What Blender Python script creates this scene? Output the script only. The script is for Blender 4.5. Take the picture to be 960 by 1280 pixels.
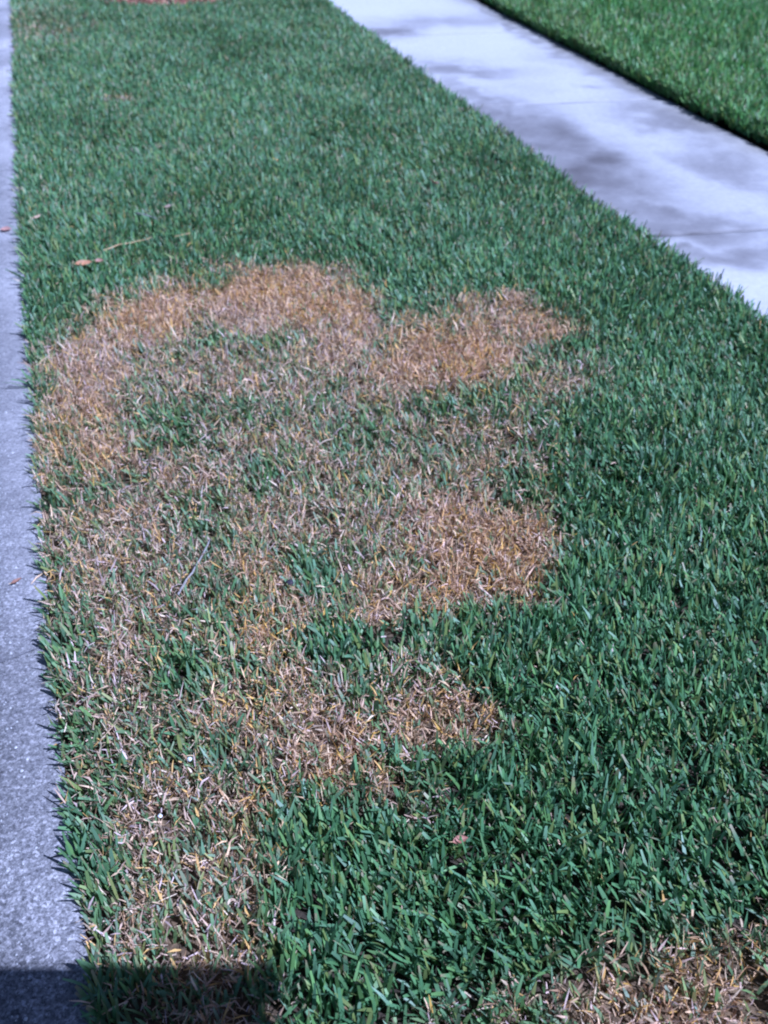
import bpy, math
import numpy as np

# ------------------------------------------------------------------ clear
for o in list(bpy.data.objects):
    bpy.data.objects.remove(o, do_unlink=True)
scene = bpy.context.scene
COL = scene.collection
R = math.radians

# ------------------------------------------------------------------ camera
CAM_H, PITCH, FOCAL = 1.45, R(37.5), 1250.0      # metres, downward pitch, focal length in photograph pixels
cam_data = bpy.data.cameras.new('camera')
cam = bpy.data.objects.new('camera', cam_data)
COL.objects.link(cam)
cam.location = (0, 0, CAM_H)
cam.rotation_euler = (R(90) - PITCH, 0, 0)
cam_data.sensor_fit = 'VERTICAL'
cam_data.angle = 2 * math.atan(640 / FOCAL)
cam_data.clip_start = 0.02
cam_data.clip_end = 500
cam_data.dof.use_dof = True
cam_data.dof.focus_distance = 1.75
cam_data.dof.aperture_fstop = 3.0
scene.camera = cam
scene.cycles.filter_width = 2.0
scene.render.resolution_x, scene.render.resolution_y = 768, 1024

# ------------------------------------------------------------------ light
SUN_AZ, SUN_EL = R(118), R(50)                    # azimuth clockwise from the view direction (+Y)
TO_SUN = np.array([math.sin(SUN_AZ) * math.cos(SUN_EL), math.cos(SUN_AZ) * math.cos(SUN_EL), math.sin(SUN_EL)])
world = bpy.data.worlds.new('World')
scene.world = world
world.use_nodes = True
wn = world.node_tree
wn.nodes.clear()
sky = wn.nodes.new('ShaderNodeTexSky')
sky.sky_type = 'NISHITA'
sky.sun_disc = False
sky.sun_elevation = SUN_EL
sky.sun_rotation = SUN_AZ
bg = wn.nodes.new('ShaderNodeBackground')
bg.inputs['Strength'].default_value = 0.05
wout = wn.nodes.new('ShaderNodeOutputWorld')
wn.links.new(sky.outputs[0], bg.inputs[0])
wn.links.new(bg.outputs[0], wout.inputs[0])
sun_data = bpy.data.lights.new('sun', 'SUN')
sun_data.energy = 5.0
sun_data.angle = R(0.4)
sun_data.color = (1.0, 0.975, 0.94)
sun = bpy.data.objects.new('sun', sun_data)
COL.objects.link(sun)
from mathutils import Vector
sun.rotation_euler = Vector(TO_SUN).to_track_quat('Z', 'Y').to_euler()
sun.location = (6, -3, 8)

vs = scene.view_settings
vs.view_transform = 'Standard'
vs.look = 'None'
vs.gamma = 1
vs.use_curve_mapping = False
vs.exposure = 0.48
vs.use_white_balance = True                       # the photograph's camera balanced for warmer light: blue cast
vs.white_balance_temperature = 4650
vs.white_balance_tint = 24

# ------------------------------------------------------------------ helpers
rng = np.random.default_rng(7)


def pix(u, v, z=0.0):
    """A spot in the photograph (960x1280) as a place on the level plane at height z."""
    u, v = np.asarray(u, float), np.asarray(v, float)
    x = (u - 480) / FOCAL
    yu = -(v - 640) / FOCAL
    dy = math.cos(PITCH) + yu * math.sin(PITCH)
    dz = -math.sin(PITCH) + yu * math.cos(PITCH)
    t = (z - CAM_H) / dz
    return x * t, dy * t


def to_map(x, y):
    """Inverse of pix for z = 0.03: place on the lawn -> plan coordinates of the survey photograph."""
    z = 0.03 - CAM_H
    fw = y * math.cos(PITCH) - z * math.sin(PITCH)
    up = y * math.sin(PITCH) + z * math.cos(PITCH)
    fw = np.maximum(fw, 0.05)
    return 480 + FOCAL * x / fw, 640 - FOCAL * up / fw


_tabs = [np.random.default_rng(100 + i).random((64, 64)) for i in range(8)]


def vnoise(x, y, scale, k=0):
    """Smooth value noise 0..1, feature size `scale` metres."""
    T = _tabs[k % 8]
    x, y = np.asarray(x) / scale + 137.3 * k, np.asarray(y) / scale + 71.9 * k
    i, j = np.floor(x).astype(int), np.floor(y).astype(int)
    a, b = x - i, y - j
    a, b = a * a * (3 - 2 * a), b * b * (3 - 2 * b)
    g = lambda p, q: T[p % 64, q % 64]
    return (g(i, j) * (1 - a) + g(i + 1, j) * a) * (1 - b) + (g(i, j + 1) * (1 - a) + g(i + 1, j + 1) * a) * b


def fbm(x, y, scale, k=0):
    return (vnoise(x, y, scale, k) + .5 * vnoise(x, y, scale / 2.1, k + 1) + .25 * vnoise(x, y, scale / 4.3, k + 2)) / 1.75


def link(name, me, mat=None, parent=None, label=None, cat=None, group=None, kind=None):
    o = bpy.data.objects.new(name, me)
    COL.objects.link(o)
    if mat is not None and me is not None:
        me.materials.append(mat)
    if parent is not None:
        o.parent = parent
    if label: o['label'] = label
    if cat: o['category'] = cat
    if group: o['group'] = group
    if kind: o['kind'] = kind
    return o


def mesh_np(name, verts, quads=None, tris=None, smooth=True, colors=None):
    verts = np.ascontiguousarray(verts, np.float32)
    loops, tot = [], []
    if quads is not None and len(quads):
        loops.append(np.asarray(quads).reshape(-1)); tot.append(np.full(len(quads), 4))
    if tris is not None and len(tris):
        loops.append(np.asarray(tris).reshape(-1)); tot.append(np.full(len(tris), 3))
    loops = np.concatenate(loops).astype(np.int32)
    tot = np.concatenate(tot).astype(np.int32)
    me = bpy.data.meshes.new(name)
    me.vertices.add(len(verts))
    me.vertices.foreach_set('co', verts.ravel())
    me.loops.add(len(loops))
    me.loops.foreach_set('vertex_index', loops)
    me.polygons.add(len(tot))
    me.polygons.foreach_set('loop_start', np.concatenate([[0], np.cumsum(tot)[:-1]]).astype(np.int32))
    me.polygons.foreach_set('use_smooth', np.full(len(tot), smooth))
    if colors is not None:
        a = me.color_attributes.new('tint', 'FLOAT_COLOR', 'POINT')
        c = np.ones((len(verts), 4), np.float32)
        c[:, :3] = colors
        a.data.foreach_set('color', c.ravel())
    me.update(calc_edges=True)
    me.validate()
    return me


def grid_mesh(name, X, Y, Z, colors=None):
    n, m = X.shape
    v = np.stack([X, Y, Z], -1).reshape(-1, 3)
    i = np.arange(n * m).reshape(n, m)
    q = np.stack([i[:-1, :-1], i[:-1, 1:], i[1:, 1:], i[1:, :-1]], -1).reshape(-1, 4)
    return mesh_np(name, v, q, colors=None if colors is None else colors.reshape(-1, 3))


# ------------------------------------------------------------------ materials
def new_mat(name):
    m = bpy.data.materials.new(name)
    m.use_nodes = True
    nt = m.node_tree
    bs = nt.nodes['Principled BSDF']
    return m, nt, bs


def noise(nt, scale, detail=6, rough=.6, coord='Object'):
    tc = nt.nodes.new('ShaderNodeTexCoord')
    n = nt.nodes.new('ShaderNodeTexNoise')
    n.inputs['Scale'].default_value = scale
    n.inputs['Detail'].default_value = detail
    n.inputs['Roughness'].default_value = rough
    nt.links.new(tc.outputs[coord], n.inputs['Vector'])
    return n


def ramp(nt, src, stops):
    r = nt.nodes.new('ShaderNodeValToRGB')
    el = r.color_ramp.elements
    while len(el) < len(stops):
        el.new(.5)
    for e, (p, c) in zip(el, stops):
        e.position = p
        e.color = (*c, 1)
    nt.links.new(src, r.inputs[0])
    return r


def mult(nt, a, b, fac=1.0):
    m = nt.nodes.new('ShaderNodeMix')
    m.data_type = 'RGBA'
    m.blend_type = 'MULTIPLY'
    m.inputs[0].default_value = fac
    nt.links.new(a, m.inputs[6])
    nt.links.new(b, m.inputs[7])
    return m.outputs[2]


def bump(nt, src, bs, dist, strength=1.0):
    b = nt.nodes.new('ShaderNodeBump')
    b.inputs['Distance'].default_value = dist
    b.inputs['Strength'].default_value = strength
    nt.links.new(src, b.inputs['Height'])
    nt.links.new(b.outputs[0], bs.inputs['Normal'])


def mat_blade(name, rough, spec, transl):
    m, nt, bs = new_mat(name)
    at = nt.nodes.new('ShaderNodeAttribute')
    at.attribute_name = 'tint'
    n = noise(nt, 900, 2)
    r = ramp(nt, n.outputs[0], [(.3, (.8, .8, .8)), (.7, (1.1, 1.1, 1.1))])
    c = mult(nt, at.outputs['Color'], r.outputs[0])
    nt.links.new(c, bs.inputs['Base Color'])
    bs.inputs['Roughness'].default_value = rough
    bs.inputs['Specular IOR Level'].default_value = spec
    tr = nt.nodes.new('ShaderNodeBsdfTranslucent')
    nt.links.new(c, tr.inputs['Color'])
    mx = nt.nodes.new('ShaderNodeMixShader')
    mx.inputs[0].default_value = transl
    out = nt.nodes['Material Output']
    nt.links.new(bs.outputs[0], mx.inputs[1])
    nt.links.new(tr.outputs[0], mx.inputs[2])
    nt.links.new(mx.outputs[0], out.inputs['Surface'])
    return m


MAT_GREEN = mat_blade('grass_blade', .52, .6, .32)
MAT_DRY = mat_blade('dry_grass_blade', .6, .35, .15)
MAT_LEAF = mat_blade('dry_leaf', .55, .4, .1)

def mat_soil(name, tinted):
    m, nt, bs = new_mat(name)
    n1 = noise(nt, 60, 8)
    n2 = noise(nt, 4, 4)
    r1 = ramp(nt, n1.outputs[0], [(.3, (.02, .014, .009)), (.55, (.06, .042, .026)), (.75, (.15, .11, .07))])
    r2 = ramp(nt, n2.outputs[0], [(.35, (.7, .75, .7)), (.65, (1.1, 1.05, 1))])
    c = mult(nt, r1.outputs[0], r2.outputs[0])
    if tinted:
        at = nt.nodes.new('ShaderNodeAttribute')
        at.attribute_name = 'tint'
        c = mult(nt, c, at.outputs['Color'])
    nt.links.new(c, bs.inputs['Base Color'])
    bs.inputs['Roughness'].default_value = .95
    bump(nt, n1.outputs[0], bs, .01)
    return m


MAT_SOIL = mat_soil('bare_soil', False)
MAT_THATCH = mat_soil('thatch_soil', True)


def mat_concrete(name, base, rough=.85, grit=.6):
    m, nt, bs = new_mat(name)
    at = nt.nodes.new('ShaderNodeAttribute')
    at.attribute_name = 'tint'
    fine = noise(nt, 150 if grit > .5 else 420, 6, .75)
    mid = noise(nt, 38, 6, .65)
    a = ramp(nt, fine.outputs[0], [(.3, (1 - grit * .55,) * 3), (.52, (1, 1, 1)), (.75, (1 + grit * .25,) * 3)])
    b = ramp(nt, mid.outputs[0], [(.3, (.72, .72, .74)), (.7, (1.12, 1.12, 1.10))] if grit > .5 else [(.3, (.88, .88, .89)), (.7, (1.07, 1.07, 1.06))])
    rgb = nt.nodes.new('ShaderNodeRGB')
    rgb.outputs[0].default_value = (*base, 1)
    c = mult(nt, mult(nt, mult(nt, rgb.outputs[0], a.outputs[0]), b.outputs[0]), at.outputs['Color'])
    if grit > .5:
        tc = nt.nodes.new('ShaderNodeTexCoord')
        for sc, stops in ((170, [(.0, (.55, .55, .56)), (.35, (.85, .85, .85)), (.7, (1.05, 1.04, 1.03)), (.93, (1.7, 1.68, 1.66))]), (330, [(.0, (.6, .6, .6)), (.5, (1, 1, 1)), (.95, (1.5, 1.5, 1.48))])):
            vo = nt.nodes.new('ShaderNodeTexVoronoi')
            vo.inputs['Scale'].default_value = sc
            nt.links.new(tc.outputs['Object'], vo.inputs['Vector'])
            sep = nt.nodes.new('ShaderNodeSeparateColor')
            nt.links.new(vo.outputs['Color'], sep.inputs[0])
            c = mult(nt, c, ramp(nt, sep.outputs[0], stops).outputs[0], .75)
            sx = nt.nodes.new('ShaderNodeSeparateXYZ')
            nt.links.new(tc.outputs['Object'], sx.inputs[0])
            mr = nt.nodes.new('ShaderNodeMapRange')       # the skin of the concrete is worn through only at the near end
            for nm_, v_ in (('From Min', .8), ('From Max', 2.4), ('To Min', .8), ('To Max', .15)):
                mr.inputs[nm_].default_value = v_
            nt.links.new(sx.outputs[1], mr.inputs['Value'])
            nt.links.new(mr.outputs[0], c.node.inputs[0])
    nt.links.new(c, bs.inputs['Base Color'])
    bs.inputs['Roughness'].default_value = rough
    bs.inputs['Specular IOR Level'].default_value = .3
    bump(nt, fine.outputs[0], bs, .0015 * grit, .8)
    return m


MAT_WALK = mat_concrete('sidewalk_concrete', (.495, .483, .485), grit=.35)
MAT_PAVE = mat_concrete('aggregate_concrete', (.305, .295, .297), grit=1.2)
m, nt, bs = new_mat('aggregate_stone')
at = nt.nodes.new('ShaderNodeAttribute'); at.attribute_name = 'tint'
nt.links.new(at.outputs['Color'], bs.inputs['Base Color'])
bs.inputs['Roughness'].default_value = .5
MAT_STONE = m
m, nt, bs = new_mat('asphalt')
n1 = noise(nt, 300, 5)
r1 = ramp(nt, n1.outputs[0], [(.35, (.03, .03, .032)), (.7, (.09, .09, .09))])
nt.links.new(r1.outputs[0], bs.inputs['Base Color'])
bs.inputs['Roughness'].default_value = .9
bump(nt, n1.outputs[0], bs, .004)
MAT_ASPHALT = m
m, nt, bs = new_mat('mulch')
at = nt.nodes.new('ShaderNodeAttribute'); at.attribute_name = 'tint'
nt.links.new(at.outputs['Color'], bs.inputs['Base Color'])
bs.inputs['Roughness'].default_value = .85
MAT_MULCH = m


def mat_plain(name, stops, scale, rough=.8):
    m, nt, bs = new_mat(name)
    n = noise(nt, scale, 5)
    r = ramp(nt, n.outputs[0], stops)
    nt.links.new(r.outputs[0], bs.inputs['Base Color'])
    bs.inputs['Roughness'].default_value = rough
    bump(nt, n.outputs[0], bs, .002)
    return m


MAT_TWIG = mat_plain('weathered_twig', [(.3, (.16, .14, .13)), (.7, (.36, .33, .31))], 160)
MAT_STRAW = mat_plain('straw_stem', [(.3, (.36, .22, .10)), (.7, (.58, .40, .20))], 120, .6)
MAT_CLOD = mat_plain('dark_clod', [(.3, (.012, .010, .016)), (.7, (.05, .04, .06))], 150, .9)
MAT_CHIP = mat_plain('white_chip', [(.3, (.75, .75, .75)), (.7, (.85, .85, .85))], 200, .35)
MAT_CANVAS = mat_plain('shadow_caster_canvas', [(.3, (.30, .28, .24)), (.7, (.36, .34, .30))], 300, .9)  # cloth of the added shadow-casting canopy
MAT_POLE = mat_plain('shadow_caster_pole', [(.3, (.25, .17, .10)), (.7, (.33, .23, .14))], 40, .5)

# ------------------------------------------------------------------ plan of the place
ANG = R(17.6)                                     # the strip, sidewalk and street all run 17.6 degrees off the view
D = np.array([-math.sin(ANG), math.cos(ANG)])     # along
N = np.array([math.cos(ANG), math.sin(ANG)])      # across, towards the far lawn


def st(s, t):
    return s * N[0] + t * D[0], s * N[1] + t * D[1]


def inv(x, y):
    return x * N[0] + y * N[1], x * D[0] + y * D[1]


def edge(P, z):
    P = np.array(P, float)
    s, t = inv(*pix(P[:, 0], P[:, 1], z))
    o = np.argsort(t)
    return t[o], s[o]


EDGE_STREET = edge([(12, 0), (14, 100), (16, 200), (22, 330), (25, 400), (33, 520), (40, 640), (45, 740), (55, 880), (70, 1000), (82, 1100), (100, 1280)], .042)
EDGE_NEAR = edge([(420, 3), (455, 29), (493, 55), (545, 96), (602, 135), (647, 166), (720, 220), (780, 265), (830, 295), (890, 330), (960, 385)], .045)
EDGE_FAR = edge([(600, 0), (636, 22), (671, 41), (700, 56), (800, 107), (880, 150), (960, 187)], 0)
s_street = lambda t: np.interp(t, *EDGE_STREET)
s_near = lambda t: np.interp(t, *EDGE_NEAR)
s_far = lambda t: np.interp(t, *EDGE_FAR)

# ------------------------------------------------------------------ dead patches in the strip
DEAD = [  # u, v, half width, half height, tilt, share of dead blades
    (330, 372, 120, 42, -8, .95), (190, 398, 90, 38, -18, .9), (100, 470, 66, 60, -40, .85), (430, 410, 62, 60, 40, .85),
    (95, 560, 90, 80, 0, .75), (250, 470, 150, 60, 0, .62), (230, 580, 150, 70, 0, .62), (380, 480, 80, 60, 0, .55),
    (560, 445, 100, 52, -15, .92), (650, 395, 95, 26, 4, .75), (690, 480, 70, 40, 0, .45), (480, 480, 70, 50, 0, .65),
    (430, 590, 130, 80, 0, .66), (540, 560, 130, 60, 0, .55), (600, 670, 100, 84, 25, .95), (540, 735, 110, 42, 0, .8),
    (470, 660, 120, 70, 0, .72), (330, 680, 120, 80, 0, .62), (160, 690, 150, 90, 0, .64), (170, 800, 150, 100, 0, .62),
    (340, 740, 70, 70, 0, .75), (140, 880, 100, 100, 0, .58), (270, 900, 120, 90, 0, .66), (330, 850, 70, 60, 0, .62),
    (410, 950, 90, 52, 10, .88), (380, 890, 70, 50, 0, .7), (570, 892, 80, 34, 0, .75), (510, 850, 90, 46, 0, .42),
    (215, 1010, 125, 100, 0, .66), (270, 1080, 80, 80, 0, .68), (190, 1130, 100, 70, 0, .66), (260, 1190, 90, 60, 0, .7), (490, 970, 70, 30, 0, .5),
    (230, 1270, 100, 60, 0, .6),
    (850, 1255, 165, 74, -12, .80), (930, 1195, 85, 55, -10, .6), (700, 1260, 60, 50, 0, .5), (960, 1330, 260, 90, 0, .9),
    (600, 1290, 80, 40, 0, .35), (200, 1270, 120, 60, 0, .4),
    (150, 122, 16, 6, 0, .36), (40, 30, 60, 30, 0, .22)]
ALIVE = [(420, 800, 80, 36, 20, .55), (440, 1010, 60, 20, -10, .3), (225, 835, 38, 34, 0, .7), (470, 545, 40, 20, 0, .4), (240, 520, 60, 26, 0, .35),
         (350, 600, 60, 22, 0, .4), (60, 620, 26, 60, 0, .2), (70, 720, 26, 90, 0, .25), (85, 860, 26, 90, 0, .25), (100, 1010, 30, 90, 0, .3), (120, 1110, 30, 60, 0, .3),
         (410, 700, 46, 36, 0, .5), (290, 780, 26, 40, 0, .3), (250, 930, 44, 28, 0, .35), (170, 960, 34, 28, 0, .35), (460, 620, 50, 26, 0, .25)]


def dead_share(x, y):
    wu = (fbm(x, y, .16, 0) - .5) * 110 + (fbm(x, y, .05, 3) - .5) * 46
    wv = (fbm(x, y, .16, 5) - .5) * 80 + (fbm(x, y, .05, 2) - .5) * 36
    u, v = to_map(x, y)
    q = np.clip(v / 600, .15, 1)
    u, v = u + wu * q, v + wv * q
    p = np.zeros_like(x)
    for blobs, sign in ((DEAD, 1), (ALIVE, -1)):
        for cu, cv, a, b, rot, k in blobs:
            r = R(rot)
            du, dv = u - cu, v - cv
            e = np.sqrt(((du * math.cos(r) + dv * math.sin(r)) / a) ** 2 + ((-du * math.sin(r) + dv * math.cos(r)) / b) ** 2)
            w = np.clip((1.5 - e) / 1.05, 0, 1)
            w = w * w * (3 - 2 * w) * (k if k > .78 or sign < 0 else k * .89)
            p = np.maximum(p, w) if sign > 0 else p * (1 - w)
    p = p * (.66 + .34 * p)
    p = p + .9 * p * (1 - p) * (fbm(x, y, .055, 7) - .5) * 2
    return np.clip(p, 0, .80)


# ------------------------------------------------------------------ ground, road
gx = np.array([[-120, 120], [-120, 120]], float)
gy = np.array([[-80, -80], [200, 200]], float)
link('ground', grid_mesh('ground', gx, gy, np.full_like(gx, -.16)), MAT_SOIL, kind='structure', label='bare earth spreading under the lawns and paving')


def soil(name, s0, s1, t0, t1, step, zf, label):
    S, T = np.meshgrid(np.arange(s0, s1, step), np.arange(t0, t1, step), indexing='ij')
    X, Y = st(S, T)
    Z = zf + .012 * (fbm(X, Y, .25, 1) - .5) + .012 * (vnoise(X, Y, .03, 4) - .5)
    if s0 < 0:
        Z -= .012 * (S < s_street(T) + .02)
    k = dead_share(X, Y)[..., None]
    c = np.ones(X.shape + (3,)) * (1 - k) + k * np.array([4.2, 3.9, 3.4])
    return link(name, grid_mesh(name, X, Y, Z, c), MAT_THATCH, kind='structure', label=label)


soil('lawn_soil', -.26, 2.00, -1.6, 13, .025, -.012, 'brown thatch and soil under the grass strip beside the street')
soil('lawn_soil', 3.05, 8.5, 0, 16, .06, .038, 'soil under the lawn beyond the sidewalk')

# street-side concrete with exposed aggregate
F, T = np.meshgrid(np.linspace(0, 1, 56), np.arange(-2.5, 14, .02), indexing='ij')
S = -1.25 + F * (s_street(T) + .016 + 1.25)
X, Y = st(S, T)
worn = np.clip((fbm(X, Y, .22, 2) - .35) * 2.2, 0, 1)
pale = np.clip(1 - (-.215 - S) / .10, 0, 1) * (.6 + .6 * vnoise(X, Y, .12, 3)) * np.clip((T - .2) / .8, .35, 1)
base = (.60 + .50 * worn) * np.interp(T, [.3, 1.3, 2.4], [.80, .95, 1.06])
up = np.clip((T - 1.0) / 1.2, 0, 1)
val = base * (1 + .12 * up) + .30 * pale
u0, v0 = pix(0, 826); u1, v1 = pix(44, 810)
ca, cb = inv(u0, v0), inv(u1, v1)
crack_t = ca[1] + (S - ca[0]) / (cb[0] - ca[0]) * (cb[1] - ca[1]) + .012 * (vnoise(S, S * 0, .04, 5) - .5) * 2
dcr = np.abs(T - crack_t)
colr = np.stack([val * 1.0, val * .99, val * 1.0], -1)
Z = -.0015 * (fbm(X, Y, .05, 3)) - .004 * np.exp(-(dcr / .008) ** 2)
link('pavement', grid_mesh('pavement', X, Y, Z, colr), MAT_PAVE, kind='structure', label='speckled grey concrete street edge with pale pebbles')
PAVE = bpy.data.objects['pavement']
# the crack itself: a jagged dark groove part
sq = np.linspace(-1.0, -.225, 90)
tc_ = ca[1] + (sq - ca[0]) / (cb[0] - ca[0]) * (cb[1] - ca[1]) + .012 * (vnoise(sq, sq * 0, .04, 5) - .5) * 2
wd = .0004 + .0012 * vnoise(sq, sq * 0 + 3, .02, 6)
xa, ya = st(sq, tc_ - wd); xb, yb = st(sq, tc_ + wd)
m_, nt_, bs_ = new_mat('crack_dirt')
bs_.inputs['Base Color'].default_value = (.07, .065, .07, 1)
n_ = noise(nt_, 300, 3)
r_ = ramp(nt_, n_.outputs[0], [(.3, (.10, .095, .10)), (.7, (.24, .23, .24))])
nt_.links.new(r_.outputs[0], bs_.inputs['Base Color'])
link('crack', grid_mesh('crack', np.stack([xa, xb]), np.stack([ya, yb]), np.full((2, 90), .0006)), m_, parent=PAVE)

# pebbles: low domes set into the worn concrete
def pebbles():
    n = 6500
    t = -.4 + rng.random(n) ** 1.25 * 3.6
    s = -.225 - rng.random(n) * .62
    x, y = st(s, t)
    keep = rng.random(n) < np.clip(1.25 - .33 * t, .12, 1) * np.clip((-.225 - s) / .05, .15, 1) * (.4 + .9 * vnoise(x, y, .12, 2))
    x, y = x[keep], y[keep]
    n = len(x)
    r = .0011 + .0036 * rng.random(n) ** 2.3
    k = 7
    a = np.linspace(0, 2 * math.pi, k, endpoint=False)
    ang = rng.random((n, 1)) * 6.28
    asp = .6 + .4 * rng.random((n, 1))
    V = np.zeros((n, 2 * k + 1, 3))
    for j, (rr, zz) in enumerate(((1.0, -.0022), (.72, .0009))):
        jit = rr * (.8 + .4 * rng.random((n, k)))
        ux, uy = np.cos(a) * jit * r[:, None], np.sin(a) * jit * r[:, None] * asp
        V[:, j * k:(j + 1) * k, 0] = x[:, None] + ux * np.cos(ang) - uy * np.sin(ang)
        V[:, j * k:(j + 1) * k, 1] = y[:, None] + ux * np.sin(ang) + uy * np.cos(ang)
        V[:, j * k:(j + 1) * k, 2] = zz
    V[:, -1] = np.stack([x, y, np.full(n, .0014)], -1)
    b = (np.arange(n) * (2 * k + 1))[:, None, None]
    i = np.arange(k); i2 = (i + 1) % k
    q = (np.stack([i, i2, i2 + k, i + k], -1)[None] + b).reshape(-1, 4)
    tr = (np.stack([i + k, i2 + k, np.full(k, 2 * k)], -1)[None] + b).reshape(-1, 3)
    g = .24 + .24 * rng.random(n) ** 1.3
    c = np.stack([g, g * .98, g * .97], -1)
    return mesh_np('exposed_pebbles', V.reshape(-1, 3), q, tr, colors=np.repeat(c, 2 * k + 1, 0))


link('exposed_pebbles', pebbles(), MAT_STONE, parent=PAVE, kind='stuff')

# asphalt carriageway beyond the concrete
X, Y = [np.array([[st(s, t)[k] for t in (-60, 150)] for s in (-8, -1.24)]) for k in (0, 1)]
link('road', grid_mesh('road', X, Y, np.full_like(X, -.03)), MAT_ASPHALT, kind='structure', label='dark asphalt street alongside the concrete edge')

# ------------------------------------------------------------------ sidewalk: separate cast slabs
JOINTS = [(1.06, 3.592, 1.45, 3.646), (.505, 5.256, 1.279, 5.385), (.05, 6.817, 1.126, 6.95)]
jt = []
for xa_, ya_, xb_, yb_ in JOINTS:
    sa, ta = inv(xa_, ya_); sb, tb = inv(xb_, yb_)
    k = (tb - ta) / (sb - sa)
    jt.append((ta - k * sa, k))
kk = float(np.mean([j[1] for j in jt]))
lines = [(j[0] + j[1] * 2.5) for j in jt]
pitch = (lines[2] - lines[0]) / 2
lines = [lines[0] - 3 * pitch, lines[0] - 2 * pitch, lines[0] - pitch] + lines + [lines[2] + pitch, lines[2] + 2 * pitch, lines[2] + 3 * pitch]

sb_s, sb_t = np.meshgrid(np.array([1.985, 3.035]), np.array([-3.0, 14.0]), indexing='ij')
X, Y = st(sb_s, sb_t)
walk = link('sidewalk', grid_mesh('sidewalk', X, Y, np.full_like(X, -.013)), MAT_SOIL, kind='structure', label='pale concrete sidewalk with dark damp stains between two lawns')

# stains: centre (photograph survey), half axes, angle, strength
STAINS = [(615, 140, 46, 12, 38, .34), (775, 245, 50, 18, 34, .34), (735, 212, 78, 26, 12, .62), (690, 165, 60, 24, 28, .45), (648, 150, 40, 16, 40, .40), (585, 112, 34, 12, 38, .25),
          (555, 77, 62, 8, 3, .34), (478, 33, 40, 6, -6, .45), (540, 22, 110, 7, -4, .20), (850, 268, 85, 18, 6, .38), (905, 306, 75, 15, 0, .36),
          (835, 142, 62, 14, 12, .34), (912, 200, 66, 18, 25, .26), (930, 214, 40, 10, 20, .18), (760, 96, 60, 9, 22, .22),
          (640, 20, 50, 6, 30, .25), (690, 50, 60, 7, 30, .22), (845, 300, 20, 7, 0, .4)]


def stain(X, Y):
    u, v = to_map(X, Y)
    s, t = inv(X, Y)
    wu = (fbm(X, Y, .22, 0) - .5) * 70 + (fbm(X, Y, .07, 3) - .5) * 22
    wv = ((fbm(X, Y, .22, 4) - .5) * 34 + (fbm(X, Y, .07, 1) - .5) * 12)
    # (survey plane sits 3 cm higher than the slab: shift is absorbed in the centres)
    tot = np.zeros_like(X)
    for cu, cv, a, b, rot, k in STAINS:
        r = R(rot)
        du, dv = u + wu - cu, v + wv * (cv + 60) / 220 - cv
        e = ((du * math.cos(r) + dv * math.sin(r)) / a) ** 2 + ((-du * math.sin(r) + dv * math.cos(r)) / b) ** 2
        tot = np.maximum(tot, k * 1 / (1 + np.maximum(e, 0) ** 1.25))
    return tot


PA = {}
for i in range(len(lines) - 1):
    g = .0075 if i in (2, 3) else .004
    ns, ntt = 72, 112
    ss = np.linspace(1.99, 3.03, ns)
    f = np.linspace(0, 1, ntt)
    S = np.repeat(ss[:, None], ntt, 1)
    T0, T1 = lines[i] + kk * (S - 2.5) + g, lines[i + 1] + kk * (S - 2.5) - g
    T = T0 + f[None] * (T1 - T0)
    X, Y = st(S, T)
    dj = np.minimum(T - T0, T1 - T)
    de = np.minimum(S - 1.99, 3.03 - S)
    Z = -.004 * np.exp(-(dj / .006) ** 2) - .006 * np.exp(-(de / .012) ** 2)
    Z += .0012 * (fbm(X, Y, .3, i) - .5)
    k = .80 * np.tanh(stain(X, Y) * 2.3 / .80) * (.82 + .30 * fbm(X, Y, .1, 2))
    k = np.maximum(k, .20 * np.clip((fbm(X, Y, .45, 3) - .47) * 3, 0, 1) * (.6 + .4 * vnoise(X, Y, .05, 2)))
    dirt = lambda i_: (.72 if i_ == 3 else .40) * np.clip(1.25 - (S - 2.0) / (.8 if i_ == 3 else 1.6), .35, 1) * (.7 + .5 * vnoise(S, T, .06, 1))
    k = np.maximum(k, dirt(i) * np.exp(-((T - T0) / (.016 if i == 3 else .009)) ** 2))
    k = np.maximum(k, dirt(i + 1) * np.exp(-((T1 - T) / (.016 if i + 1 == 3 else .009)) ** 2))
    grime = .42 * np.exp(-((3.03 - S) / .13) ** 2) * (.35 + 1.0 * fbm(X, Y, .18, 5))
    c = np.stack([1 - k * .98, 1 - k * 1.0, 1 - k * 1.0], -1)
    c = c * (1 - grime[..., None] * np.array([.85, .92, 1.12]))
    wear = 1.0 + .10 * (fbm(X, Y, .4, 6) - .5)
    c = c * wear[..., None]
    # skirts down the joint faces
    Xs, Ys, Zs, cs = [np.concatenate([A[:, :1], A, A[:, -1:]], 1) for A in (X, Y, Z, c)]
    Zs[:, 0] = -.1; Zs[:, -1] = -.1
    Xs, Ys, Zs, cs = [np.concatenate([A[:1], A, A[-1:]], 0) for A in (Xs, Ys, Zs, cs)]
    Zs[0] = -.1; Zs[-1] = -.1
    link('slab', grid_mesh('slab', Xs, Ys, Zs, cs), MAT_WALK, parent=walk)

# where the straw is orange-gold rather than bleached
GOLD = [(330, 350, 130, 34), (570, 440, 90, 50), (690, 400, 60, 30), (620, 690, 90, 90), (400, 370, 60, 40), (430, 970, 70, 60), (570, 890, 80, 40),
        (330, 760, 60, 90), (340, 1040, 60, 90), (170, 385, 70, 24), (90, 560, 50, 60), (860, 1200, 180, 60), (300, 880, 60, 40), (560, 745, 110, 30)]


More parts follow.
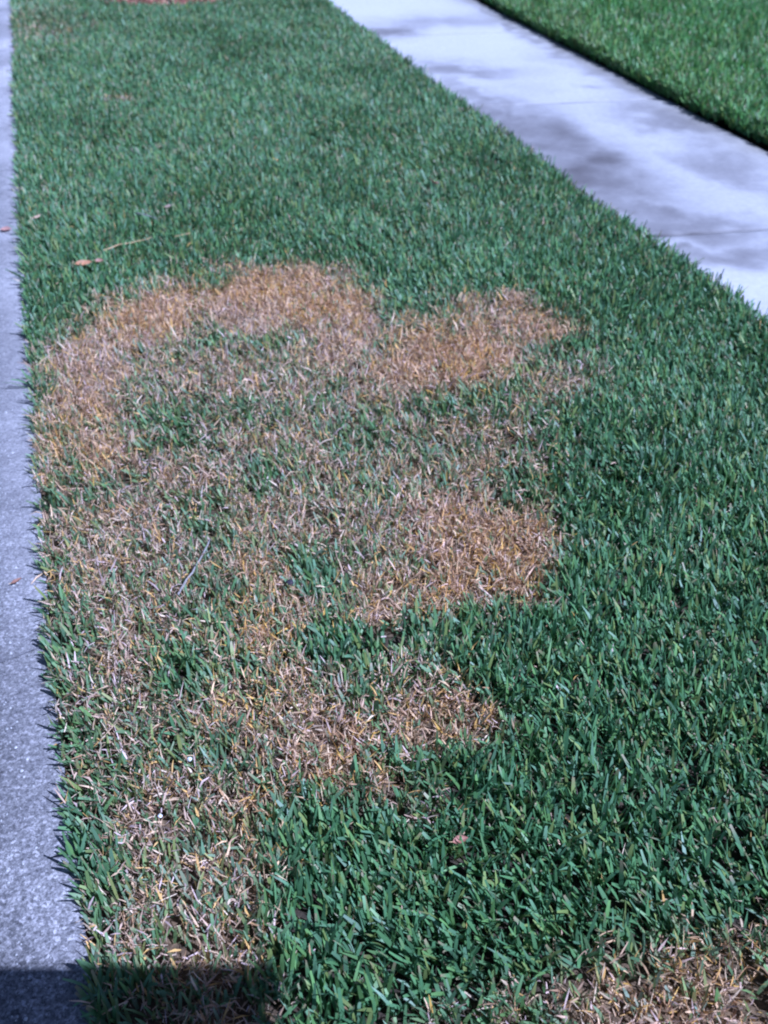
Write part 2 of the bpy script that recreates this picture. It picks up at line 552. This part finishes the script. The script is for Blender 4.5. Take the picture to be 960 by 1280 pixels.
def gold(x, y):
    u, v = to_map(x, y)
    u = u + (fbm(x, y, .12, 1) - .5) * 60
    v = v + (fbm(x, y, .12, 4) - .5) * 60
    g = np.zeros_like(x)
    for cu, cv, a, b in GOLD:
        g = np.maximum(g, np.exp(-(((u - cu) / a) ** 2 + ((v - cv) / b) ** 2) * .8))
    return g


# ------------------------------------------------------------------ grass
def lerp(a, b, t):
    return a + (b - a) * t


def blades(rx, ry, rz, phi, lean, bend, L, W, roll, col, tipcol, taper=(.72, 1.0, .95, .34), fold=0.0):
    """Ribbon blades: four cross-sections each, growing out of (rx, ry, rz)."""
    n = len(rx)
    k = len(taper)
    V = np.zeros((n, k, 2, 3), np.float32)
    C = np.zeros((n, k, 2, 3), np.float32)
    hx, hy = np.cos(phi), np.sin(phi)
    px, py, pz = rx.copy(), ry.copy(), rz.copy()
    for i in range(k):
        f = i / (k - 1)
        th = lean + bend * f
        if i:
            thm = lean + bend * (f - .5 / (k - 1))
            d = L / (k - 1)
            px = px + np.sin(thm) * hx * d
            py = py + np.sin(thm) * hy * d
            pz = pz + np.cos(thm) * d
        w = W * .5 * taper[i]
        rl = roll * (1 + fold * f)
        # side vector: horizontal perpendicular rolled towards the blade's own normal
        nx, ny, nz = -np.cos(th) * hx, -np.cos(th) * hy, np.sin(th)
        sx = -hy * np.cos(rl) + nx * np.sin(rl)
        sy = hx * np.cos(rl) + ny * np.sin(rl)
        sz = nz * np.sin(rl)
        for j, sg in enumerate((-1, 1)):
            V[:, i, j, 0] = px + sg * sx * w
            V[:, i, j, 1] = py + sg * sy * w
            V[:, i, j, 2] = pz + sg * sz * w
        C[:, i] = lerp(col, tipcol, max(0.0, f - .5) * 2 if i == k - 1 else 0.0)[:, None, :]
    return V.reshape(n * k * 2, 3), C.reshape(n * k * 2, 3), n, k


def blade_mesh(name, parts):
    vs_, cs_, qs_, off = [], [], [], 0
    for V, C, n, k in parts:
        b = (np.arange(n) * k * 2)[:, None, None] + off
        i = np.arange(k - 1)
        q = np.stack([2 * i, 2 * i + 1, 2 * i + 3, 2 * i + 2], -1)[None] + b
        vs_.append(V); cs_.append(C); qs_.append(q.reshape(-1, 4))
        off += len(V)
    return mesh_np(name, np.concatenate(vs_), np.concatenate(qs_), colors=np.concatenate(cs_))


G = lambda *c: np.array(c, float)
GREENS = np.array([G(.102, .216, .078), G(.086, .192, .078), G(.128, .246, .070), G(.118, .224, .114), G(.200, .262, .070)])
GREEN_P = [.30, .25, .19, .15, .11]
STRAWS = np.array([G(.62, .46, .27), G(.56, .41, .28), G(.66, .55, .37), G(.64, .42, .13), G(.44, .28, .14), G(.60, .48, .42), G(.28, .18, .10)])


def scatter(s0f, s1f, t0, t1, dens):
    """Shoot positions: jittered over the strip, density dens(t) per square metre."""
    out = []
    t = t0
    while t < t1:
        dt = min(.25, t1 - t)
        a, b = s0f(t), s1f(t)
        n = int(dens(t) * (b - a) * dt)
        out.append(np.stack([a + rng.random(n) * (b - a), t + rng.random(n) * dt], -1))
        t += dt
    return np.concatenate(out)


def grow_green(x, y, z, hscale, wscale, lean_bias, pale=None, loss=None, nb=(3, 4), tone=(1, 1, 1)):
    """Fans of St. Augustine-like blades at each shoot."""
    parts = []
    n = len(x)
    fan = rng.random(n) * 6.283
    per = rng.integers(nb[0], nb[1] + 1, n)
    idx = np.repeat(np.arange(n), per)
    m = len(idx)
    k = np.concatenate([np.arange(p) for p in per])
    if loss is not None:
        stay = rng.random(m) > loss[idx]
        idx, k = idx[stay], k[stay]
        m = len(idx)
    phi = fan[idx] + np.where(k % 2 == 0, 0, math.pi) + rng.normal(0, .55, m)
    lean = np.abs(rng.normal(.30, .26, m)) + .06 * k
    # bias of the whole sward towards one side
    bx, by = lean_bias
    vx = np.sin(lean) * np.cos(phi) + bx[idx]
    vy = np.sin(lean) * np.sin(phi) + by[idx]
    phi = np.arctan2(vy, vx)
    lean = np.clip(np.hypot(vx, vy), .05, 1.25)
    bend = rng.normal(.25, .35, m)
    L = hscale[idx] * (.026 + .028 * rng.random(m) + .020 * (rng.random(m) < .10))
    W = wscale[idx] * (.0042 + .0032 * rng.random(m))
    rz = z[idx] + hscale[idx] * .012 * rng.random(m)
    rx = x[idx] + rng.normal(0, .004, m)
    ry = y[idx] + rng.normal(0, .004, m)
    c = GREENS[rng.choice(len(GREENS), m, p=GREEN_P)] * (.72 + .55 * rng.random((m, 1)))
    c = c * (.9 + .25 * fbm(rx, ry, .3, 2)[:, None])
    c = c * G(*tone) * 1.06
    if pale is not None:
        p = pale[idx][:, None]
        c = lerp(c, np.where(rng.random((m, 1)) < .25, G(.34, .30, .10), np.where(rng.random((m, 1)) < .4, G(.30, .31, .21) * (.7 + .5 * rng.random((m, 1))), c * G(1.9, 1.3, 1.6) + G(.03, .03, .018))), p)
    tip = c * (1.0 + .2 * rng.random((m, 1)))
    dry = rng.random(m) < .16
    tip[dry] = G(.34, .27, .15)
    cut = rng.random(m) < .45
    roll = rng.normal(0, .45, m)
    away = np.hypot(rx, ry) > 3.4
    for mask, tp in ((cut & ~away, (.66, 1.0, 1.0, .62)), (~cut & ~away, (.66, 1.0, .86, .16)), (cut & away, (.75, 1.0, .6)), (~cut & away, (.75, 1.0, .2))):
        if not mask.any():
            continue
        parts.append(blades(rx[mask], ry[mask], rz[mask], phi[mask], lean[mask], bend[mask], L[mask], W[mask], roll[mask], c[mask], tip[mask], tp, .4))
    return parts


def grow_dry(x, y, z, size, wscale, redness):
    n = len(x)
    phi = rng.random(n) * 6.283
    lean = np.clip(rng.normal(.82, .40, n), .1, 1.5)
    bend = rng.normal(.3, .9, n)
    L = size * (.013 + .028 * rng.random(n) ** 1.3)
    W = wscale * (.0014 + .0027 * rng.random(n) ** 1.5)
    c = STRAWS[rng.choice(len(STRAWS), n, p=[.24, .20, .16, .13, .09, .12, .06])] * (.65 + .6 * rng.random((n, 1)))
    c = lerp(c * G(1.05, .99, 1.03), c * G(1.12, .92, .68), redness[:, None] * .6)
    flame = rng.random(n) < .08 * redness
    c[flame] = G(.66, .40, .08) * (.7 + .5 * rng.random((int(flame.sum()), 1)))
    tip = c * (.7 + .5 * rng.random((n, 1)))
    return [blades(x, y, z, phi, lean, bend, L, W, rng.normal(0, .8, n), c, tip, (.7, 1.0, .3), 1.4)]


MULCH_C, MULCH_R = (-1.57, 8.30), .68


def strip_grass():
    dens = lambda t: np.interp(t, [-.5, 2.2, 4, 7, 10], [5400, 5300, 4300, 3200, 1500])
    P = scatter(lambda t: float(s_street(t)) + .012, lambda t: float(s_near(t)) - .012, -.25, 10.2, dens)
    s, t = P.T
    e0, e1 = s - s_street(t) - .006, s_near(t) - s
    ragged = np.where(rng.random(len(s)) < .75, .02 * vnoise(t, s * 0, .05, 1), 0)
    ok = (e0 > ragged * .8) & (e1 > ragged * .6)
    x, y = st(s, t)
    ok &= np.hypot(x - MULCH_C[0], y - MULCH_C[1]) > MULCH_R + .03 * vnoise(x, y, .06, 2)
    x, y, s, t, e0, e1 = [a[ok] for a in (x, y, s, t, e0, e1)]
    p = dead_share(x, y)
    dist = np.hypot(x, y)
    far = np.interp(dist, [0, 3, 8], [1.0, 1.05, 1.3])
    live = rng.random(len(x)) > p
    thin = rng.random(len(x)) > .18 * p
    g = thin
    # sward leans towards the street in the near half, upright further off
    wob = lambda k: (fbm(x, y, .35, k) - .5)
    lb = (-.20 * np.interp(dist, [.6, 3.5], [1, .3]) + .8 * wob(2), .10 + .8 * wob(5))
    edge_l = np.exp(-e0 / .02) * np.where(rng.random(len(x)) < .12, .45, -.02)
    edge_r = np.exp(-e1 / .02) * .22
    bx = lb[0] + (-edge_l + edge_r) * N[0]
    by = lb[1] + (-edge_l + edge_r) * N[1]
    hs = (1.0 + .35 * (fbm(x, y, .20, 3) - .5)) * (1 - .34 * np.clip(p * 1.4, 0, 1))
    hs = hs * np.interp(dist, [0, 3, 8], [1, 1.0, 1.05])
    pale = np.clip(p * 1.5, 0, .95) * rng.random(len(x)) ** .7
    z = np.full(len(x), -.010)
    green = blade_mesh('grass', grow_green(x[g], y[g], z[g], hs[g], far[g] * np.where(p[g] > .3, .85, 1), (bx[g], by[g]), pale=pale[g], loss=p[g]))
    # dry blades: several per dead shoot, plus sparse ones through the green
    near_patch = to_map(x, y)
    def dry(mask, mult_, low=1.0):
        idx = np.repeat(np.flatnonzero(mask), mult_)
        xx = x[idx] + rng.normal(0, .010, len(idx)); yy = y[idx] + rng.normal(0, .010, len(idx))
        ee = inv(xx, yy)
        keep = (ee[0] > s_street(ee[1]) + .012) & (ee[0] < s_near(ee[1]) - .008)
        idx, xx, yy = idx[keep], xx[keep], yy[keep]
        zz = -.008 + .030 * low * rng.random(len(idx)) * (.6 + .4 * (1 - p[idx]))
        red = gold(xx, yy)
        sz = (.95 + .3 * rng.random(len(idx))) * np.interp(dist[idx], [.9, 2.2], [.78, 1.0])
        return grow_dry(xx, yy, zz, sz, far[idx], red)
    dead = ~live
    corner = (near_patch[0] > 570) & (near_patch[1] > 1080)
    sparse = rng.random(len(x)) < np.where(live, .26, .5)
    a = blade_mesh('dead_grass', dry(dead & ~corner, 12))
    b = blade_mesh('dead_grass', dry(dead & corner, 9))
    c = blade_mesh('dead_grass', dry(sparse, 1, .75))
    return green, a, b, c


gm, da, db, dc = strip_grass()
link('grass', gm, MAT_GREEN, kind='stuff', label='blue-green coarse lawn grass on the strip between street and sidewalk', cat='grass')
link('dead_grass', da, MAT_DRY, kind='stuff', label='large sprawling patch of straw-brown dead grass reaching the concrete street edge', cat='dead grass')
link('dead_grass', db, MAT_DRY, kind='stuff', label='separate corner patch of brown dead grass surrounded by thick green turf', cat='dead grass')
link('dead_grass', dc, MAT_DRY, kind='stuff', label='single dry blades scattered thinly through the green turf', cat='dead grass')


def far_lawn():
    dens = lambda t: np.interp(t, [1, 4, 6, 10, 14], [800, 2300, 2100, 1300, 600])
    def right(t):
        return float(s_far(t)) + np.interp(t, [1, 4, 5, 8, 12], [.5, 1.3, 2.0, 3.2, 4.0])
    P = scatter(lambda t: float(s_far(t)) + .022, right, 1.0, 11.8, dens)
    E_ = scatter(lambda t: float(s_far(t)) + .014, lambda t: float(s_far(t)) + .055, 2.0, 12.0, lambda t: 11000)
    P = np.concatenate([P, E_])
    s, t = P.T
    x, y = st(s, t)
    e = s - s_far(t)
    hs = 1.45 + .4 * (fbm(x, y, .25, 3) - .5)
    fx = np.exp(-e / .03) * -.03
    bx = fx * N[0] + .4 * (fbm(x, y, .4, 2) - .5)
    by = fx * N[1] + .4 * (fbm(x, y, .4, 5) - .5) + .08
    pale = np.clip(fbm(x, y, .3, 7) - .45, 0, 1) * .9 * rng.random(len(x)) + .35 * np.exp(-((e - .10) / .10) ** 2) * rng.random(len(x))
    return blade_mesh('grass', grow_green(x, y, np.where(e < .055, .050 * rng.random(len(x)) - .006, .040), hs * np.where(e < .055, .72, 1.0), np.full(len(x), 1.4), (bx, by), pale=pale, tone=(.95, 1.15, .70)))


link('grass', far_lawn(), MAT_GREEN, kind='stuff', label='bright green lawn beyond the concrete sidewalk with a dark shaded edge', cat='grass')


# ------------------------------------------------------------------ mulch bed at the far end of the strip
def mulch():
    n = 5200
    a = rng.random(n) * 6.283
    r = MULCH_R * np.sqrt(rng.random(n)) * 1.02
    x, y = MULCH_C[0] + r * np.cos(a), MULCH_C[1] + r * np.sin(a)
    z = .012 + .05 * (1 - (r / MULCH_R) ** 2) + .012 * rng.random(n)
    l, w, h = .012 + .022 * rng.random(n), .004 + .006 * rng.random(n), .0025
    th, ti, tj = rng.random(n) * 6.283, rng.normal(0, .3, n), rng.normal(0, .3, n)
    cube = np.array([[i, j, k] for i in (-1, 1) for j in (-1, 1) for k in (-1, 1)], float)
    V = cube[None] * np.stack([l, w, np.full(n, h)], -1)[:, None]
    V[:, :, 2] += V[:, :, 0] * ti[:, None] + V[:, :, 1] * tj[:, None]
    X = V[:, :, 0] * np.cos(th)[:, None] - V[:, :, 1] * np.sin(th)[:, None] + x[:, None]
    Y = V[:, :, 0] * np.sin(th)[:, None] + V[:, :, 1] * np.cos(th)[:, None] + y[:, None]
    V = np.stack([X, Y, V[:, :, 2] + z[:, None]], -1)
    f = np.array([[0, 1, 3, 2], [4, 6, 7, 5], [0, 4, 5, 1], [2, 3, 7, 6], [0, 2, 6, 4], [1, 5, 7, 3]])
    q = (f[None] + (np.arange(n) * 8)[:, None, None]).reshape(-1, 4)
    c = np.array([[.22, .08, .05], [.30, .13, .08], [.15, .055, .04], [.38, .22, .14]])[rng.integers(0, 4, n)]
    return mesh_np('mulch_bed', V.reshape(-1, 3), q, smooth=False, colors=np.repeat(c, 8, 0))


bed_r, bed_a = np.meshgrid(np.linspace(0.001, MULCH_R, 14), np.linspace(0, 2 * math.pi, 49), indexing='ij')
bx_, by_ = MULCH_C[0] + bed_r * np.cos(bed_a), MULCH_C[1] + bed_r * np.sin(bed_a)
bed = link('mulch_bed', grid_mesh('mulch_bed', bx_, by_, .004 + .05 * (1 - (bed_r / MULCH_R) ** 2)), MAT_SOIL, kind='structure', label='round bed of reddish brown wood mulch at the far end of the strip')
link('mulch_chips', mulch(), MAT_MULCH, parent=bed, kind='stuff')


# ------------------------------------------------------------------ fallen leaves
def leaf_mesh(length, width, curl, cup, col, seed):
    r = np.random.default_rng(seed)
    k, h = 13, 4
    f = np.linspace(0, 1, k)
    half = width / 2 * np.sin(np.pi * f ** .85) ** .75 * (1 + .12 * (r.random(k) - .5))
    half[0] = half[-1] = .0004
    U, Wd = np.meshgrid(f, np.linspace(-1, 1, 2 * h + 1), indexing='ij')
    X = (U - .5) * length
    Y = Wd * half[:, None] + .06 * length * np.sin(U * 2.4)
    Z = cup * width * (np.abs(Wd) ** 1.5) * np.sin(np.pi * U) + curl * length * (U - .5) ** 2 * 4 * .25
    Z += .03 * width * np.sin(U * 40) * np.abs(Wd)
    Z += .05 * width * r.random(U.shape)
    c = np.array(col) * (.75 + .5 * r.random(U.shape))[..., None]
    c[:, h] = np.array(col) * 1.35
    c *= np.where(np.abs(Wd) > .8, .7, 1.0)[..., None]
    return grid_mesh('fallen_leaf', X, Y, Z, c)


def tube(pts, r0, r1, name, sides=7):
    pts = np.array(pts, float)
    n = len(pts)
    V = []
    for i, p in enumerate(pts):
        d = pts[min(i + 1, n - 1)] - pts[max(i - 1, 0)]
        d /= np.linalg.norm(d)
        a = np.cross(d, [0, 0, 1.0]); a /= np.linalg.norm(a) + 1e-9
        b = np.cross(a, d)
        rr = r0 + (r1 - r0) * i / (n - 1)
        for k in range(sides):
            t = 2 * math.pi * k / sides
            V.append(p + rr * (math.cos(t) * a + math.sin(t) * b))
    q = [[i * sides + k, i * sides + (k + 1) % sides, (i + 1) * sides + (k + 1) % sides, (i + 1) * sides + k] for i in range(n - 1) for k in range(sides)]
    V += [pts[0], pts[-1]]
    tr = [[n * sides, (k + 1) % sides, k] for k in range(sides)] + [[n * sides + 1, (n - 1) * sides + k, (n - 1) * sides + (k + 1) % sides] for k in range(sides)]
    return mesh_np(name, np.array(V), q, tr)


LEAVES = [  # u, v, height, length, width, heading, tilt, colour, label
    (575, 1051, .040, .028, .013, 20, 18, (.33, .15, .10), 'small reddish brown leaf caught in thick green turf beside the corner dead patch'),
    (47, 272, .034, .046, .015, 70, 15, (.46, .32, .22), 'narrow tan leaf lying in green grass close to the street edge'),
    (105, 331, .034, .060, .030, 28, 12, (.42, .20, .10), 'orange-brown leaf, the largest one, lying above the big dead patch'),
    (124, 327, .034, .032, .020, 10, 15, (.32, .17, .12), 'little brown leaf right beside the larger orange-brown leaf'),
    (542, 229, .042, .050, .042, 100, 30, (.45, .20, .17), 'pinkish red leaf standing in green grass toward the sidewalk'),
    (21, 727, .004, .026, .010, 48, 6, (.24, .12, .08), 'dark brown leaf scrap lying on the speckled concrete'),
    (8, 288, .004, .040, .030, 10, 5, (.40, .22, .18), 'reddish leaf lying on the concrete street edge'),
    (211, 259, .034, .045, .016, 55, 12, (.34, .24, .19), 'faded brown leaf beside the short grey twig'),
]
for i, (u, v, z, l, w, hd, tl, col, lab) in enumerate(LEAVES):
    x, y = pix(u, v, z)
    o = link('fallen_leaf', leaf_mesh(l, w, .5, .25, col, 40 + i), MAT_LEAF, label=lab, cat='leaf', group='fallen leaves')
    o.location = (float(x), float(y), z)
    o.rotation_euler = (R(tl), R(tl * .4), R(hd))
    th = tube([(-l * .5, 0, .25 * .5 * l), (-l * .62, .02 * l, .15 * l), (-l * .74, .05 * l, .16 * l)], .0009, .0006, 'stalk', 5)
    st_ = link('stalk', th, MAT_STRAW, parent=o)

STICKS = [  # photo run, height, radii, material, name, label
    ([(222, 742), (236, 722), (250, 698), (262, 676)], .033, .0028, .0018, MAT_TWIG, 'twig', 'straight grey twig lying across the middle of the big dead patch'),
    ([(170, 266), (182, 269), (196, 273)], .038, .0032, .002, MAT_TWIG, 'twig', 'short grey twig lying on green grass'),
    ([(128, 313), (150, 306), (168, 302), (188, 298)], .034, .0022, .0015, MAT_STRAW, 'dry_stem', 'long orange straw stem lying on green grass behind the orange-brown leaf'),
    ([(218, 295), (238, 292)], .038, .002, .0014, MAT_STRAW, 'dry_stem', 'thin pale straw piece beside the long orange stem'),
]
for run, z, r0, r1, mt, nm, lab in STICKS:
    P = []
    for k, (u, v) in enumerate(run):
        x, y = pix(u, v, z)
        P.append((float(x), float(y), z + .004 * ((k % 2) - .5)))
    P = np.array(P)
    c = P.mean(0)
    dense = []
    for a, b in zip(P[:-1], P[1:]):
        for f in np.linspace(0, 1, 5)[:-1]:
            dense.append(a + (b - a) * f + rng.normal(0, .0006, 3))
    dense.append(P[-1])
    o = link(nm, tube(np.array(dense) - c, r0, r1, nm), mt, label=lab, cat='twig' if nm == 'twig' else 'stem')
    o.location = c


def lump(name, r, seed, flat=.7):
    g = np.random.default_rng(seed)
    U, Vv = np.meshgrid(np.linspace(0, math.pi, 9), np.linspace(0, 2 * math.pi, 13), indexing='ij')
    rr = r * (.75 + .5 * g.random(U.shape))
    rr[:, -1] = rr[:, 0]; rr[0] = rr[0, 0]; rr[-1] = rr[-1, 0]
    return grid_mesh(name, rr * np.sin(U) * np.cos(Vv), rr * np.sin(U) * np.sin(Vv), rr * np.cos(U) * flat)


for nm, (u, v), z, r, mt, lab, cat in [
    ('dirt_clod', (362, 728), .026, .008, MAT_CLOD, 'small dark purplish clod sitting in the dead grass', 'clod'),
    ('white_chip', (237, 949), .040, .0042, MAT_CHIP, 'tiny bright white chip in dead grass, farther from the concrete street edge', 'chip'),
    ('white_chip', (200, 1020), .040, .0036, MAT_CHIP, 'tiny bright white chip in dead grass, closer to the concrete street edge', 'chip')]:
    x, y = pix(u, v, z)
    o = link(nm, lump(nm, r, int(u)), mt, label=lab, cat=cat)
    o.location = (float(x), float(y), z)


# ------------------------------------------------------------------ added unseen canopy on a pole, invented to cast the square corner shadow
def shadow_caster():
    z = 1.92
    cx, cy = pix(352, 1204, .03)
    k = (z - .03) / TO_SUN[2]
    ex, ey = float(cx) + TO_SUN[0] * k, float(cy) + TO_SUN[1] * k      # front corner of the canopy
    a = 2.2
    root = link('square_shadow_caster', None, label='added unseen square canopy that casts the shadow on a corner of lawn and concrete', cat='shadow_caster')
    root.location = (ex - a / 2, ey - a / 2, 0)
    h = a / 2
    rim = np.array([(-h, -h, z), (h, -h, z), (h, h, z), (-h, h, z)])
    V = np.concatenate([rim, [(0, 0, z + .28)], rim - [0, 0, .012], [(0, 0, z + .262)]])
    tr = [[i, (i + 1) % 4, 4] for i in range(4)] + [[5 + (i + 1) % 4, 5 + i, 9] for i in range(4)]
    q = [[5 + i, 5 + (i + 1) % 4, (i + 1) % 4, i] for i in range(4)]
    link('canopy', mesh_np('canopy', V, q, tr, smooth=False), MAT_CANVAS, parent=root)
    link('pole', tube([(0, 0, -.01), (0.0001, 0, 1.0), (0, 0, z + .33)], .019, .017, 'pole', 12), MAT_POLE, parent=root)
    for i in range(4):
        link('rib', tube([(0, 0, z + .25), rim[i] * .98 + [0, 0, -.012]], .007, .005, 'rib', 6), MAT_POLE, parent=root)
        link('strut', tube([(0, 0, z - .25), rim[i] * [.5, .5, 1] + [0, 0, .11]], .006, .005, 'strut', 6), MAT_POLE, parent=root)
    link('base_plate', tube([(0, 0, -.012), (.0001, 0, .02), (0, 0, .06)], .2, .17, 'base_plate', 20), MAT_POLE, parent=root)


shadow_caster()
